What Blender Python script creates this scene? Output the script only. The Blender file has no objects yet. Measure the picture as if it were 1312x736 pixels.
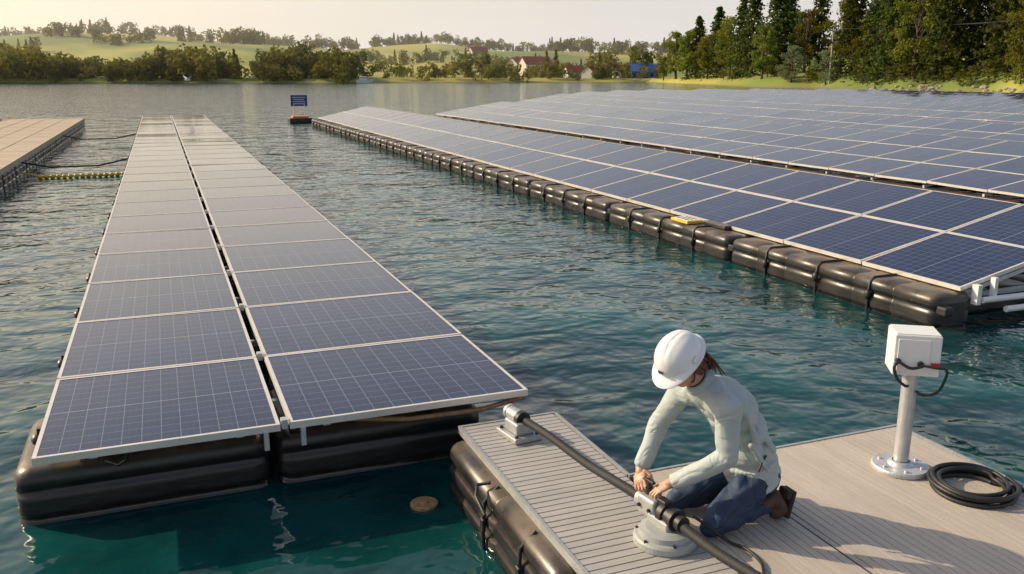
import bpy, bmesh, math, random
import numpy as np
from mathutils import Vector, Matrix, Quaternion
random.seed(7); rng=np.random.default_rng(7)
sc=bpy.context.scene
COL=sc.collection
# ------------------------------------------------------------------ materials
def newmat(name):
    m=bpy.data.materials.new(name); m.use_nodes=True
    nt=m.node_tree; b=nt.nodes['Principled BSDF']; return m,nt,b
def N(nt,t,**k):
    n=nt.nodes.new(t)
    for a,v in k.items(): setattr(n,a,v)
    return n
def math_(nt,op,a,b=None,c=None):
    n=nt.nodes.new('ShaderNodeMath'); n.operation=op
    for i,x in enumerate((a,b,c)):
        if x is None: continue
        if isinstance(x,(int,float)): n.inputs[i].default_value=x
        else: nt.links.new(x,n.inputs[i])
    return n.outputs[0]
def mixc(nt,f,a,b,bt='MIX'):
    n=nt.nodes.new('ShaderNodeMix'); n.data_type='RGBA'; n.blend_type=bt
    for idx,x in ((0,f),(6,a),(7,b)):
        if isinstance(x,(int,float)): n.inputs[idx].default_value=x
        elif isinstance(x,tuple): n.inputs[idx].default_value=(*x,1) if len(x)==3 else x
        else: nt.links.new(x,n.inputs[idx])
    return n.outputs[2]
def noise(nt,vec,scale,detail=3,rough=.5,out='Fac',dist=0):
    n=nt.nodes.new('ShaderNodeTexNoise'); n.inputs['Scale'].default_value=scale
    n.inputs['Detail'].default_value=detail; n.inputs['Roughness'].default_value=rough
    n.inputs['Distortion'].default_value=dist
    if vec is not None: nt.links.new(vec,n.inputs['Vector'])
    return n.outputs[out]
def ramp(nt,fac,p0,p1,c0=(0,0,0),c1=(1,1,1)):
    n=nt.nodes.new('ShaderNodeValToRGB'); nt.links.new(fac,n.inputs[0])
    n.color_ramp.elements[0].position=p0; n.color_ramp.elements[1].position=p1
    n.color_ramp.elements[0].color=(*c0,1); n.color_ramp.elements[1].color=(*c1,1)
    return n.outputs[0]
def geo(nt): return nt.nodes.new('ShaderNodeNewGeometry')
def mapping(nt,vec,scale):
    n=nt.nodes.new('ShaderNodeMapping'); n.inputs['Scale'].default_value=scale
    nt.links.new(vec,n.inputs['Vector']); return n.outputs[0]
def bump(nt,b,h,strength=.3,dist=.01):
    n=nt.nodes.new('ShaderNodeBump'); n.inputs['Strength'].default_value=strength
    n.inputs['Distance'].default_value=dist
    nt.links.new(h,n.inputs['Height']); nt.links.new(n.outputs[0],b.inputs['Normal'])
def simple(name,col,rough=.5,metal=0,var=.25,scale=8,bmp=0,col2=None):
    m,nt,b=newmat(name); g=geo(nt)
    f=noise(nt,g.outputs['Position'],scale,4,.6)
    c2=col2 or tuple(c*(1-var) for c in col)
    c=mixc(nt,ramp(nt,f,.35,.68),col,c2)
    nt.links.new(c,b.inputs['Base Color'])
    b.inputs['Roughness'].default_value=rough; b.inputs['Metallic'].default_value=metal
    if bmp: bump(nt,b,noise(nt,g.outputs['Position'],scale*5,4),bmp,.01)
    return m

M={}
M['alu']=simple('aluminium_frame',(.74,.70,.64),.38,.3,.12,5)
M['steel']=simple('galvanised_steel',(.60,.61,.62),.4,.5,.2,12)
M['white']=simple('white_paint',(.78,.78,.77),.35,0,.06,6)
M['helmet']=simple('white_helmet_plastic',(.76,.77,.78),.22,0,.04,9)
M['black']=simple('black_rubber',(.018,.018,.02),.5,0,.3,20,.1)
M['pipe']=simple('black_flexible_conduit',(.016,.016,.018),.72,0,.25,14,.1)
M['gun']=simple('grey_cast_metal',(.40,.41,.41),.45,.3,.2,20,.15)
M['gdisc']=simple('pale_grey_plastic',(.36,.37,.36),.45,0,.15,10,.05)
M['orange']=simple('orange_paint',(.7,.22,.03),.5)
M['yellow']=simple('yellow_plastic',(.75,.5,.05),.5)
M['blue']=simple('blue_sign_paint',(.02,.05,.22),.4)
M['red']=simple('red_plastic',(.5,.03,.02),.4)
M['skin']=simple('skin',(.56,.31,.21),.5,0,.12,30,.05)
M['hair']=simple('auburn_hair',(.15,.055,.02),.5,0,.5,60)
M['dark_eye']=simple('eye_dark',(.02,.012,.01),.2)
M['eye_white']=simple('eye_white',(.7,.68,.65),.3,0,.02)
M['lips']=simple('lips',(.42,.13,.11),.45)
M['boot']=simple('brown_boot_leather',(.085,.042,.022),.6,0,.4,25,.3)
M['sole']=simple('boot_sole',(.045,.03,.022),.8,0,.3,25,.4)
M['bark']=simple('bark',(.09,.065,.045),.9,0,.5,6,.5)
M['wall']=simple('plaster_wall',(.6,.56,.48),.8)
M['rooft']=simple('red_roof_tiles',(.28,.08,.045),.8,0,.3,3)
M['bluewall']=simple('blue_boathouse_paint',(.06,.13,.4),.6)
M['glassd']=simple('dark_window',(.03,.035,.04),.15)
M['tan']=simple('tan_weathered_plastic',(.35,.22,.11),.6,0,.4,30,.2)
M['rock']=simple('shore_rock',(.32,.28,.22),.9,0,.5,1.5,.4)
def cloth(name,col,col2,bs,fine=260,bsc=6):
    m,nt,b=newmat(name); g=geo(nt)
    f=noise(nt,g.outputs['Position'],9,3,.5)
    nt.links.new(mixc(nt,ramp(nt,f,.35,.7),col,col2),b.inputs['Base Color'])
    b.inputs['Roughness'].default_value=.7
    r=noise(nt,mapping(nt,g.outputs['Position'],(1,1,1.6)),bsc,1,.4,dist=1.0)
    rid=math_(nt,'ABSOLUTE',math_(nt,'SUBTRACT',r,.5))
    h=math_(nt,'ADD',math_(nt,'MULTIPLY',ramp(nt,rid,0,.10),.8),math_(nt,'MULTIPLY',noise(nt,g.outputs['Position'],fine,2),.03))
    bump(nt,b,h,bs,.012)
    return m
M['jacket']=cloth('pale_grey_jacket',(.40,.455,.455),(.36,.41,.415),.4)
M['trousers']=cloth('navy_denim',(.020,.045,.10),(.012,.027,.062),.6)
def float_mat():
    m,nt,b=newmat('black_hdpe_float'); g=geo(nt)
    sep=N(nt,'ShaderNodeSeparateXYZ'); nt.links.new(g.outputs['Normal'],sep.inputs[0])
    sp=N(nt,'ShaderNodeSeparateXYZ'); nt.links.new(g.outputs['Position'],sp.inputs[0])
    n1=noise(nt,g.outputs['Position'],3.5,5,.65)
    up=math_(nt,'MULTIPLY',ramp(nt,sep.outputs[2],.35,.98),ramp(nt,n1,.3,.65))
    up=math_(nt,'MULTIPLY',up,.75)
    base=mixc(nt,ramp(nt,noise(nt,mapping(nt,g.outputs['Position'],(1,1,6)),6,4),.45,.8),(.014,.014,.015),(.038,.034,.031))
    wet=ramp(nt,math_(nt,'ADD',sp.outputs[2],math_(nt,'MULTIPLY',n1,.06)),.06,.10)
    nt.links.new(mixc(nt,up,base,(.21,.155,.10)),b.inputs['Base Color'])  # blotchy tan on upward faces: warm light on the tops put into the colour
    nt.links.new(math_(nt,'ADD',math_(nt,'MULTIPLY',math_(nt,'ADD',math_(nt,'MULTIPLY',n1,.3),.12),wet),.09),b.inputs['Roughness'])
    bump(nt,b,noise(nt,g.outputs['Position'],25,4),.12,.01)
    return m
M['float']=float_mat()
def panel_mat():
    m,nt,b=newmat('solar_cells')
    uv=N(nt,'ShaderNodeUVMap'); uv.uv_map='UVMap'
    sp=N(nt,'ShaderNodeSeparateXYZ'); nt.links.new(uv.outputs[0],sp.inputs[0])
    def lines(coord,n,w):
        f=math_(nt,'FRACT',math_(nt,'MULTIPLY',coord,n))
        d=math_(nt,'ABSOLUTE',math_(nt,'SUBTRACT',f,.5))
        return math_(nt,'GREATER_THAN',d,.5-w)
    u,v=sp.outputs[0],sp.outputs[1]
    cell=math_(nt,'MAXIMUM',lines(u,12,.022),lines(v,12,.022))
    bus=lines(u,36,.03)
    half=lines(v,2,.006)
    fl=N(nt,'ShaderNodeCombineXYZ')
    g=geo(nt)
    nt.links.new(math_(nt,'FLOOR',math_(nt,'MULTIPLY',u,12)),fl.inputs[0])
    nt.links.new(math_(nt,'FLOOR',math_(nt,'MULTIPLY',v,12)),fl.inputs[1])
    wn=N(nt,'ShaderNodeTexWhiteNoise'); nt.links.new(fl.outputs[0],wn.inputs[0])
    cry=N(nt,'ShaderNodeTexVoronoi'); cry.inputs['Scale'].default_value=45; nt.links.new(g.outputs['Position'],cry.inputs['Vector'])
    sv=N(nt,'ShaderNodeSeparateColor'); nt.links.new(cry.outputs['Color'],sv.inputs[0])
    mix=math_(nt,'ADD',math_(nt,'MULTIPLY',wn.outputs[0],.5),math_(nt,'MULTIPLY',sv.outputs[0],.5))
    c=mixc(nt,mix,(.005,.009,.036),(.010,.019,.068))
    c=mixc(nt,math_(nt,'MULTIPLY',bus,.10),c,(.3,.32,.40))
    c=mixc(nt,math_(nt,'MULTIPLY',cell,.33),c,(.36,.38,.45))
    c=mixc(nt,math_(nt,'MULTIPLY',half,.7),c,(.3,.33,.4))
    dn=ramp(nt,noise(nt,g.outputs['Position'],1.3,5,.6),.35,.8)
    c=mixc(nt,math_(nt,'MULTIPLY',dn,.02),c,(.45,.4,.33))
    nt.links.new(c,b.inputs['Base Color'])
    nt.links.new(math_(nt,'ADD',math_(nt,'MULTIPLY',dn,.08),.05),b.inputs['Roughness'])
    b.inputs['IOR'].default_value=1.52
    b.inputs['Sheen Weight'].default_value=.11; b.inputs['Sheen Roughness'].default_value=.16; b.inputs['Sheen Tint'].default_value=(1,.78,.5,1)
    return m
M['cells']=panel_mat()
def deck_mat(name,axis,c1,c2):
    m,nt,b=newmat(name); g=geo(nt)
    s=(1.2,26,1) if axis=='x' else (26,1.2,1)
    s2=(.2,13,.2) if axis=='x' else (9,.2,.2)
    st=noise(nt,mapping(nt,g.outputs['Position'],s),2.2,5,.65)
    bl=noise(nt,g.outputs['Position'],2.3,4,.6)
    pl=noise(nt,mapping(nt,g.outputs['Position'],s2),1,0)
    c=mixc(nt,ramp(nt,st,.3,.75),c1,c2)
    c=mixc(nt,math_(nt,'MULTIPLY',ramp(nt,bl,.4,.75),.28),c,tuple(x*.6 for x in c1))
    c=mixc(nt,math_(nt,'MULTIPLY',ramp(nt,pl,.35,.65),.22),c,tuple(x*.75 for x in c2))
    nt.links.new(c,b.inputs['Base Color']); b.inputs['Roughness'].default_value=.6
    bump(nt,b,st,.35,.004)
    return m
M['deckx']=deck_mat('grey_composite_slats','x',(.45,.43,.41),(.34,.325,.31))
M['decky']=deck_mat('beige_composite_boards','y',(.52,.46,.40),(.41,.36,.31))
M['pale_boards']=deck_mat('pale_tan_boards','x',(.58,.46,.31),(.42,.33,.23))
def water_mat():
    m,nt,b=newmat('lake_water'); g=geo(nt); P=g.outputs['Position']
    a=noise(nt,mapping(nt,P,(1,.75,1)),.7,1,.5,dist=.3)
    c=noise(nt,mapping(nt,P,(.9,1.2,1)),2.1,2,.45,dist=.35)
    d=noise(nt,P,6.5,1,.5,dist=.2)
    h=math_(nt,'ADD',math_(nt,'MULTIPLY',a,.62),math_(nt,'ADD',math_(nt,'MULTIPLY',c,.27),math_(nt,'MULTIPLY',d,.06)))
    big=noise(nt,P,.05,3,.5)
    bn=N(nt,'ShaderNodeBump'); bn.inputs['Distance'].default_value=.30
    nt.links.new(math_(nt,'ADD',math_(nt,'MULTIPLY',big,.7),.32),bn.inputs['Strength'])
    nt.links.new(h,bn.inputs['Height']); nt.links.new(bn.outputs[0],b.inputs['Normal'])
    col=mixc(nt,ramp(nt,h,.36,.6),(.002,.028,.031),(.006,.068,.068))
    nt.links.new(col,b.inputs['Base Color'])
    b.inputs['Roughness'].default_value=.055; b.inputs['IOR'].default_value=1.40
    return m
M['water']=water_mat()
def leaf_mat(name,c1,c2,scale=.35,tr=.35,v0=.7):
    m,nt,b=newmat(name); g=geo(nt)
    oi=N(nt,'ShaderNodeObjectInfo')
    f=noise(nt,g.outputs['Position'],scale,3,.7)
    c=mixc(nt,ramp(nt,f,.3,.7),c1,c2)
    hs=N(nt,'ShaderNodeHueSaturation'); nt.links.new(c,hs.inputs['Color'])
    nt.links.new(math_(nt,'ADD',math_(nt,'MULTIPLY',oi.outputs['Random'],.06),.465),hs.inputs['Hue'])
    nt.links.new(math_(nt,'ADD',math_(nt,'MULTIPLY',oi.outputs['Random'],.7),v0),hs.inputs['Value'])
    d=N(nt,'ShaderNodeBsdfDiffuse'); nt.links.new(hs.outputs[0],d.inputs[0])
    t=N(nt,'ShaderNodeBsdfTranslucent'); nt.links.new(hs.outputs[0],t.inputs[0])
    mx=N(nt,'ShaderNodeMixShader'); mx.inputs[0].default_value=tr
    nt.links.new(d.outputs[0],mx.inputs[1]); nt.links.new(t.outputs[0],mx.inputs[2])
    nt.links.new(mx.outputs[0],nt.nodes['Material Output'].inputs[0])
    return m
M['conif']=leaf_mat('conifer_needles',(.035,.062,.016),(.13,.15,.028),.45,.35,.6)
M['decid']=leaf_mat('deciduous_leaves',(.07,.11,.02),(.26,.25,.035),.4,.45,.65)
M['willow']=leaf_mat('silver_green_leaves',(.12,.17,.08),(.25,.29,.14))
M['far_leaf']=leaf_mat('distant_leaves',(.065,.08,.02),(.25,.21,.045),.05,.35,.6)
def land_mat():
    m,nt,b=newmat('meadow_and_shore'); g=geo(nt); P=g.outputs['Position']
    f=noise(nt,mapping(nt,P,(1,.6,1)),.012,3,.5)
    f2=noise(nt,P,.4,4,.6)
    c=mixc(nt,ramp(nt,f,.42,.56),(.14,.19,.03),(.40,.36,.065))
    c=mixc(nt,math_(nt,'MULTIPLY',f2,.45),c,(.08,.11,.025))
    sp=N(nt,'ShaderNodeSeparateXYZ'); nt.links.new(P,sp.inputs[0])
    z=math_(nt,'ADD',sp.outputs[2],math_(nt,'MULTIPLY',f2,.8))
    c=mixc(nt,ramp(nt,z,.5,.75),(.18,.15,.10),c)
    nt.links.new(c,b.inputs['Base Color']); b.inputs['Roughness'].default_value=.95
    return m
M['land']=land_mat()

# ------------------------------------------------------------------ mesh builder
class MB:
    def __init__(s): s.v=[];s.f=[];s.m=[];s.sm=[];s.uv={}
    def add(s,vs,fs,mat=0,smooth=False):
        o=len(s.v); s.v+= [tuple(v) for v in vs]
        for f in fs: s.f.append(tuple(o+i for i in f)); s.m.append(mat); s.sm.append(smooth)
    def box(s,c,d,mat=0,R=None,bev=0):
        c=Vector(c); x,y,z=[q/2 for q in d]
        if bev<=0:
            vs=[Vector((sx*x,sy*y,sz*z)) for sx in(-1,1) for sy in(-1,1) for sz in(-1,1)]
            fs=[(0,1,3,2),(4,6,7,5),(0,4,5,1),(2,3,7,6),(0,2,6,4),(1,5,7,3)]
        else:
            bm=bmesh.new(); bmesh.ops.create_cube(bm,size=1)
            for v in bm.verts: v.co=Vector((v.co.x*2*x,v.co.y*2*y,v.co.z*2*z))
            bmesh.ops.bevel(bm,geom=bm.edges[:],offset=bev,segments=3,affect='EDGES',profile=.5)
            bm.verts.index_update(); vs=[v.co.copy() for v in bm.verts]
            fs=[[v.index for v in f.verts] for f in bm.faces]; bm.free()
        if R is not None: vs=[R@v for v in vs]
        s.add([v+c for v in vs],fs,mat,False)
    def tube(s,pts,r,n=10,mat=0,caps=True):
        pts=[Vector(p) for p in pts]
        rs=r if isinstance(r,(list,tuple)) else [r]*len(pts)
        T=[]
        for i in range(len(pts)):
            a=pts[max(i-1,0)]; b=pts[min(i+1,len(pts)-1)]; T.append((b-a).normalized())
        up=Vector((0,0,1)) if abs(T[0].z)<.9 else Vector((1,0,0))
        nrm=T[0].cross(up).normalized(); vs=[]
        for i,p in enumerate(pts):
            if i: 
                q=T[i-1].rotation_difference(T[i]); nrm=(q@nrm).normalized()
            bi=T[i].cross(nrm)
            for k in range(n):
                a=2*math.pi*k/n; vs.append(p+(nrm*math.cos(a)+bi*math.sin(a))*rs[i])
        fs=[]
        for i in range(len(pts)-1):
            for k in range(n):
                fs.append((i*n+k,i*n+(k+1)%n,(i+1)*n+(k+1)%n,(i+1)*n+k))
        s.add(vs,fs,mat,True)
        if caps:
            s.add(vs[:n],[tuple(range(n))[::-1]],mat); s.add(vs[-n:],[tuple(range(n))],mat)
    def ell(s,c,r,mat=0,R=None,seg=20,rings=12):
        vs=[];fs=[]; c=Vector(c)
        for i in range(rings+1):
            t=math.pi*i/rings
            for k in range(seg):
                a=2*math.pi*k/seg
                v=Vector((r[0]*math.sin(t)*math.cos(a),r[1]*math.sin(t)*math.sin(a),r[2]*math.cos(t)))
                if R is not None: v=R@v
                vs.append(c+v)
        for i in range(rings):
            for k in range(seg):
                fs.append((i*seg+k,i*seg+(k+1)%seg,(i+1)*seg+(k+1)%seg,(i+1)*seg+k))
        s.add(vs,fs,mat,True)
    def caps_(s,p0,p1,r0,r1,n=16):
        p0=Vector(p0);p1=Vector(p1)
        s.tube([p0,p1],[r0,r1],n); s.ell(p0,(r0,)*3,seg=n,rings=8); s.ell(p1,(r1,)*3,seg=n,rings=8)
    def lathe(s,c,prof,mat=0,n=32,R=None):
        c=Vector(c); vs=[]; fs=[]
        for r,z in prof:
            for k in range(n):
                a=2*math.pi*k/n; v=Vector((r*math.cos(a),r*math.sin(a),z))
                vs.append(c+(R@v if R is not None else v))
        for i in range(len(prof)-1):
            for k in range(n): fs.append((i*n+k,i*n+(k+1)%n,(i+1)*n+(k+1)%n,(i+1)*n+k))
        s.add(vs,fs,mat,False)
    def floatb(s,c,L,w,h,mat=0,axis='y',grooves=(-.18,.2),rings=True,gd=.028):
        cr=.085; side=[]
        K=18
        for i in range(K+1):
            z=-h/2+cr+(h-2*cr)*i/K
            g=sum(gd*math.exp(-((z/h-q)/.045)**2) for q in grooves)
            side.append((w/2-g,z))
        cap=[(w/2-cr+cr*math.cos(a),h/2-cr+cr*math.sin(a)) for a in (math.pi/8,math.pi/4,3*math.pi/8,math.pi/2)]
        top=[(w/2-cr-(w-2*cr)*t,h/2) for t in (.25,.5,.75)]
        half=[(cp[0],-cp[1]) for cp in cap[::-1]]+side+cap
        prof=half+top+[(-x,z) for x,z in half[::-1]]+[(-x,-z) for x,z in top]
        n=len(prof)
        e=.11
        secs=[(-L/2,.12),(-L/2+.006,.075),(-L/2+.025,.04),(-L/2+.06,.012),(-L/2+e,0)]
        if rings and L>1.6:
            q=max(2,int(L/.62))
            for k in range(1,q):
                p=-L/2+L*k/q; secs+=[(p-.03,0),(p-.012,.012),(p+.012,.012),(p+.03,0)]
        secs+=[(-a,b) for a,b in secs[4::-1]]
        vs=[];fs=[]
        for t,ins in secs:
            for x,z in prof:
                X=x*(1-ins*2/w); Z=z*(1-ins*2/h*.8)
                p=(X,t,Z) if axis=='y' else (t,X,Z); vs.append(Vector(c)+Vector(p))
        for i in range(len(secs)-1):
            for k in range(n): fs.append((i*n+k,i*n+(k+1)%n,(i+1)*n+(k+1)%n,(i+1)*n+k))
        s.add(vs,fs,mat,True)
        s.add(vs[:n],[tuple(range(n))],mat); s.add(vs[-n:],[tuple(range(n))[::-1]],mat)
    def build(s,name,mats,parent=None,norm=True):
        me=bpy.data.meshes.new(name); me.from_pydata(s.v,[],s.f)
        for m in mats: me.materials.append(m)
        me.polygons.foreach_set('material_index',s.m); me.polygons.foreach_set('use_smooth',s.sm)
        if s.uv:
            l=me.uv_layers.new(name='UVMap')
            for fi,u in s.uv.items():
                p=me.polygons[fi]
                for j,li in enumerate(p.loop_indices): l.data[li].uv=u[j]
        me.update()
        if norm and not s.uv:
            bm=bmesh.new(); bm.from_mesh(me); bmesh.ops.recalc_face_normals(bm,faces=bm.faces[:]); bm.to_mesh(me); bm.free()
        o=bpy.data.objects.new(name,me); COL.objects.link(o)
        if parent: o.parent=parent
        return o
def empty(name):
    o=bpy.data.objects.new(name,None); COL.objects.link(o); o.empty_display_size=.3; return o

# ------------------------------------------------------------------ camera / light
cam=bpy.data.cameras.new('camera'); co=bpy.data.objects.new('camera',cam); COL.objects.link(co)
cam.lens=30.73; cam.sensor_width=36; cam.clip_end=6000; cam.clip_start=.05
HEAD=21.6
co.location=(0,0,2.7); co.rotation_euler=(math.radians(90-13.65),0,math.radians(-HEAD)); sc.camera=co
EL=28.0; AZ=-51.0
sun=bpy.data.lights.new('sun','SUN'); sun.energy=5.0; sun.angle=math.radians(.5); sun.color=(1,.82,.56)
so=bpy.data.objects.new('sun',sun); COL.objects.link(so)
sd=Vector((math.sin(math.radians(AZ))*math.cos(math.radians(EL)),math.cos(math.radians(AZ))*math.cos(math.radians(EL)),math.sin(math.radians(EL))))
so.rotation_euler=(-sd).to_track_quat('-Z','Y').to_euler()
w=bpy.data.worlds.new('World'); sc.world=w; w.use_nodes=True; nt=w.node_tree
bg=nt.nodes['Background']; bg.inputs[1].default_value=.15
sky=N(nt,'ShaderNodeTexSky'); sky.sky_type='NISHITA'; sky.sun_disc=False
sky.sun_elevation=math.radians(EL); sky.sun_rotation=math.radians(AZ%360)
sky.air_density=1.0; sky.dust_density=3.0; sky.ozone_density=1.0
tc=N(nt,'ShaderNodeTexCoord'); sp=N(nt,'ShaderNodeSeparateXYZ'); nt.links.new(tc.outputs['Generated'],sp.inputs[0])
hz=ramp(nt,sp.outputs[2],0.04,.42,(.93,.93,.93),(.10,.10,.10))
cl=noise(nt,mapping(nt,tc.outputs['Generated'],(1,1,5)),2.2,5,.6)
hz2=math_(nt,'ADD',hz,math_(nt,'MULTIPLY',ramp(nt,cl,.45,.8),.10))
dt=N(nt,'ShaderNodeVectorMath',operation='DOT_PRODUCT'); nt.links.new(tc.outputs['Generated'],dt.inputs[0]); dt.inputs[1].default_value=tuple(sd)
gl=math_(nt,'POWER',math_(nt,'MAXIMUM',dt.outputs['Value'],0),2.2)
hcol=mixc(nt,gl,(5.6,5.4,5.05),(10.5,7.9,4.7))
col=mixc(nt,hz2,sky.outputs[0],hcol)
nt.links.new(col,bg.inputs[0])
sc.view_settings.view_transform='Standard'; sc.view_settings.look='None'; sc.view_settings.exposure=0

# ------------------------------------------------------------------ water
me=bpy.data.meshes.new('lake_water'); S=4000
me.from_pydata([(-S,-S,0),(S,-S,0),(S,S,0),(-S,S,0)],[],[(0,1,2,3)]); me.materials.append(M['water'])
wo=bpy.data.objects.new('lake_water',me); COL.objects.link(wo)

# ------------------------------------------------------------------ solar arrays
def panels(mb,x0,z0,tilt,cols,y0,pitches,gap=.025):
    ct,st=math.cos(tilt),math.sin(tilt); 
    y=y0
    for pi in pitches:
        for (a,b) in cols:
            jx=random.gauss(0,.004); jy=random.gauss(0,.004)
            def P(s,t,n):
                n=n+jx*(s-(a+b)/2)+jy*(t-y-pi/2)
                return (x0+s*ct-n*st,t,z0+s*st+n*ct)
            ya,yb=y+gap/2,y+pi-gap/2
            fw=.024
            o=[(a,ya),(b,ya),(b,yb),(a,yb)]; i_=[(a+fw,ya+fw),(b-fw,ya+fw),(b-fw,yb-fw),(a+fw,yb-fw)]
            vs=[P(*p,0) for p in o]+[P(*p,0) for p in i_]+[P(*p,-.045) for p in o]
            fs=[(k,(k+1)%4,4+(k+1)%4,4+k) for k in range(4)]+[(8+k,8+(k+1)%4,(k+1)%4,k) for k in range(4)]+[(11,10,9,8)]
            mb.add(vs,fs,0)
            mb.add([P(*p,-.003) for p in i_],[(0,1,2,3)],1)
            mb.uv[len(mb.f)-1]=[(0,0),(1,0),(1,1),(0,1)]
        y+=pi
    return y
row=empty('floating_solar_panel_row')
mb=MB(); pit=[1.47]+[1.61]*28
yend=panels(mb,-.86,.55,math.radians(.0),[(0,1.40),(1.46,3.10)],5.34,pit)
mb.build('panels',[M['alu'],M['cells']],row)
mb=MB()
for X in (-.55,.30,.85,1.95):
    mb.box((X,(5.42+yend)/2,.478),(.045,yend-5.5,.05),0)
for X in (.45,.68): mb.box((X,5.36,.45),(.03,.05,.12),0)
y=5.34
for i,p in enumerate(pit):
    mb.box((.70,y+p*.5,.425),(3.0,.05,.05),0)
    for X in (-.55,.30,.85,1.95):
        mb.box((X,y+p*.5+.08,.37),(.035,.035,.17),0)
    mb.box((.57,y+.06,.535),(.04,.06,.06),0)
    y+=p
mb.build('support_rails',[M['steel']],row)
mb=MB(); y=5.62
k=0
while y<yend-1:
    if k==0:
        mb.floatb((-.27,y+.5,.115),1.52,1.0,.50,0,'x',rings=False); mb.floatb((1.27,y+.5,.115),1.46,1.0,.50,0,'x',rings=False)
    else:
        mb.floatb((-.09,y+.5,.10),1.40,.95,.46,0,'x',rings=False); mb.floatb((1.42,y+.5,.10),1.36,.95,.46,0,'x',rings=False)
    mb.ell((-.91,y+.35,.43),(.035,.055,.04)); mb.box((-.88,y+.35,.47),(.05,.04,.07))
    if k in(10,11): mb.ell((2.32,y+.35,.43),(.08,.14,.06))
    y+=1.61; k+=1
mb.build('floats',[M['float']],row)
mb=MB()
mb.tube([(1.0,5.5,.46),(1.4,5.42,.43),(1.9,5.38,.44),(2.25,5.45,.46)],.018,8,0)
mb.tube([(-.35,5.40,.50),(-.37,5.42,.43),(-.42,5.50,.37),(-.50,5.62,.36)],.009,6,1)
mb.tube([(.6,5.45,.5),(.62,5.5,.42),(.70,5.6,.38)],.009,6,1)
mb.build('cables',[M['tan'],M['black']],row)

row2=empty('floating_pale_board_row')  # far-left row of pale tan boards laid across floats
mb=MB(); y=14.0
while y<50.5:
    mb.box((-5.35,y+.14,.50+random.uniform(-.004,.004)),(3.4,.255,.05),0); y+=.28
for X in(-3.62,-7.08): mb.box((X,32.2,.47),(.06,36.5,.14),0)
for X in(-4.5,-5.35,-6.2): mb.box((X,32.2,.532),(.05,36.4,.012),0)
mb.build('boards',[M['pale_boards']],row2)
mb=MB(); y=14.1
while y<50:
    mb.floatb((-3.95,y+1.0,.13),2.0,.5,.46,0,'y'); mb.floatb((-6.8,y+1.0,.13),2.0,.5,.46,0,'y')
    mb.box((-5.38,y+1,.42),(3.3,.06,.06),1)
    y+=2.1
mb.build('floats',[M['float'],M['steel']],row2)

def tilted(name,x0,z0,tilt,ncol,cw,y0,yn,pitch,detail=True):
    e=empty(name); mb=MB()
    cols=[(i*(cw+.03),i*(cw+.03)+cw) for i in range(ncol)]
    n=int((yn-y0)/pitch); ye=panels(mb,x0,z0,tilt,cols,y0,[pitch]*n)
    mb.build('panels',[M['alu'],M['cells']],e)
    W=cols[-1][1]; ct,st=math.cos(tilt),math.sin(tilt)
    mb=MB()
    R=Matrix.Rotation(-tilt,3,'Y')
    for s_ in (.25,W*.5,W-.2):
        mb.box((x0+s_*ct+.07*st,(y0+ye)/2,z0+s_*st-.075),(.05,ye-y0-.1,.05),0)
    y=y0+.12
    while y<ye:
        mb.box((x0+W/2*ct,y,z0+W/2*st-.13),(W-.1,.05,.05),0,R)
        for s_ in (.12,W*.5,W-.12):
            zt=z0+s_*st-.13
            mb.tube([(x0+s_*ct,y,.2),(x0+s_*ct,y,zt)],.022,8,0)
        mb.tube([(x0+W*.5*ct,y,.32),(x0+W*ct-.1,y,z0+W*st-.16)],.016,6,0)
        mb.box((x0+W/2*ct,y+.02,.30),(W+.1,.05,.05),0)
        y+=pitch
    mb.build('mounting_frame',[M['steel']],e)
    return e,ye,W
A,ye,W=tilted('floating_solar_array',7.98,.44,math.radians(12),2,1.36,6.82,50,1.5)
mb=MB(); y=6.75; L=3.82
while y<ye-1:
    mb.floatb((7.88,y+L/2,.10),L-.07,.56,.56,0,'y')
    mb.floatb((10.5,y+L/2,.10),L-.06,.5,.5,0,'y')
    for q in (.95,1.95,2.95):
        yy=y+q+random.uniform(-.06,.06)
        pts=[(7.59,yy,-.1),(7.585,yy,.2),(7.60,yy,.33),(7.66,yy,.385),(8.08,yy,.39),(8.17,yy,.35)]
        mb.tube(pts,.018,6,1); mb.ell((7.575,yy,.20+random.uniform(-.04,.04)),(.035,.045,.06),1)
    for q in (0.35,1.75,3.1):
        mb.floatb((9.2,y+q+.3,.06),2.0,.5,.42,0,'x')
    mb.box((7.70,y,.22),(.12,.14,.10),1,bev=.02)
    y+=L
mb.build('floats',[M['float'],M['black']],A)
mb=MB()
for z,o in ((.30,0),(.20,.25)):
    mb.tube([(8.2+o,6.72-o*.4,z),(9.2+o,6.70-o*.4,z),(10.6,6.72-o*.4,z)],.035,10,0)
mb.box((8.15,6.76,.36),(.06,.08,.22),0); mb.box((8.4,6.76,.42),(.05,.06,.22),0)
mb.build('end_rails',[M['white']],A)
mb=MB(); mb.box((7.80,12.0,.41),(.30,.5,.05),0,bev=.01); mb.box((7.80,12.0,.438),(.24,.42,.004),1)
for k in range(3): mb.box((7.72+.08*k,12.0,.4415),(.03,.32,.003),2)
mb.box((7.95,11.35,.42),(.16,.6,.07),3,bev=.02)
mb.build('warning_label',[M['yellow'],M['white'],M['black'],M['float']],A)
specs=[(15.0,3,50,8),(21.6,3,60,8),(28.0,3,70,14),(34.4,3,78,18),(40.8,3,84,22),(47.2,3,88,26),(53.6,3,88,32),(60,3,86,38),(67,3,84,44)]
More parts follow.
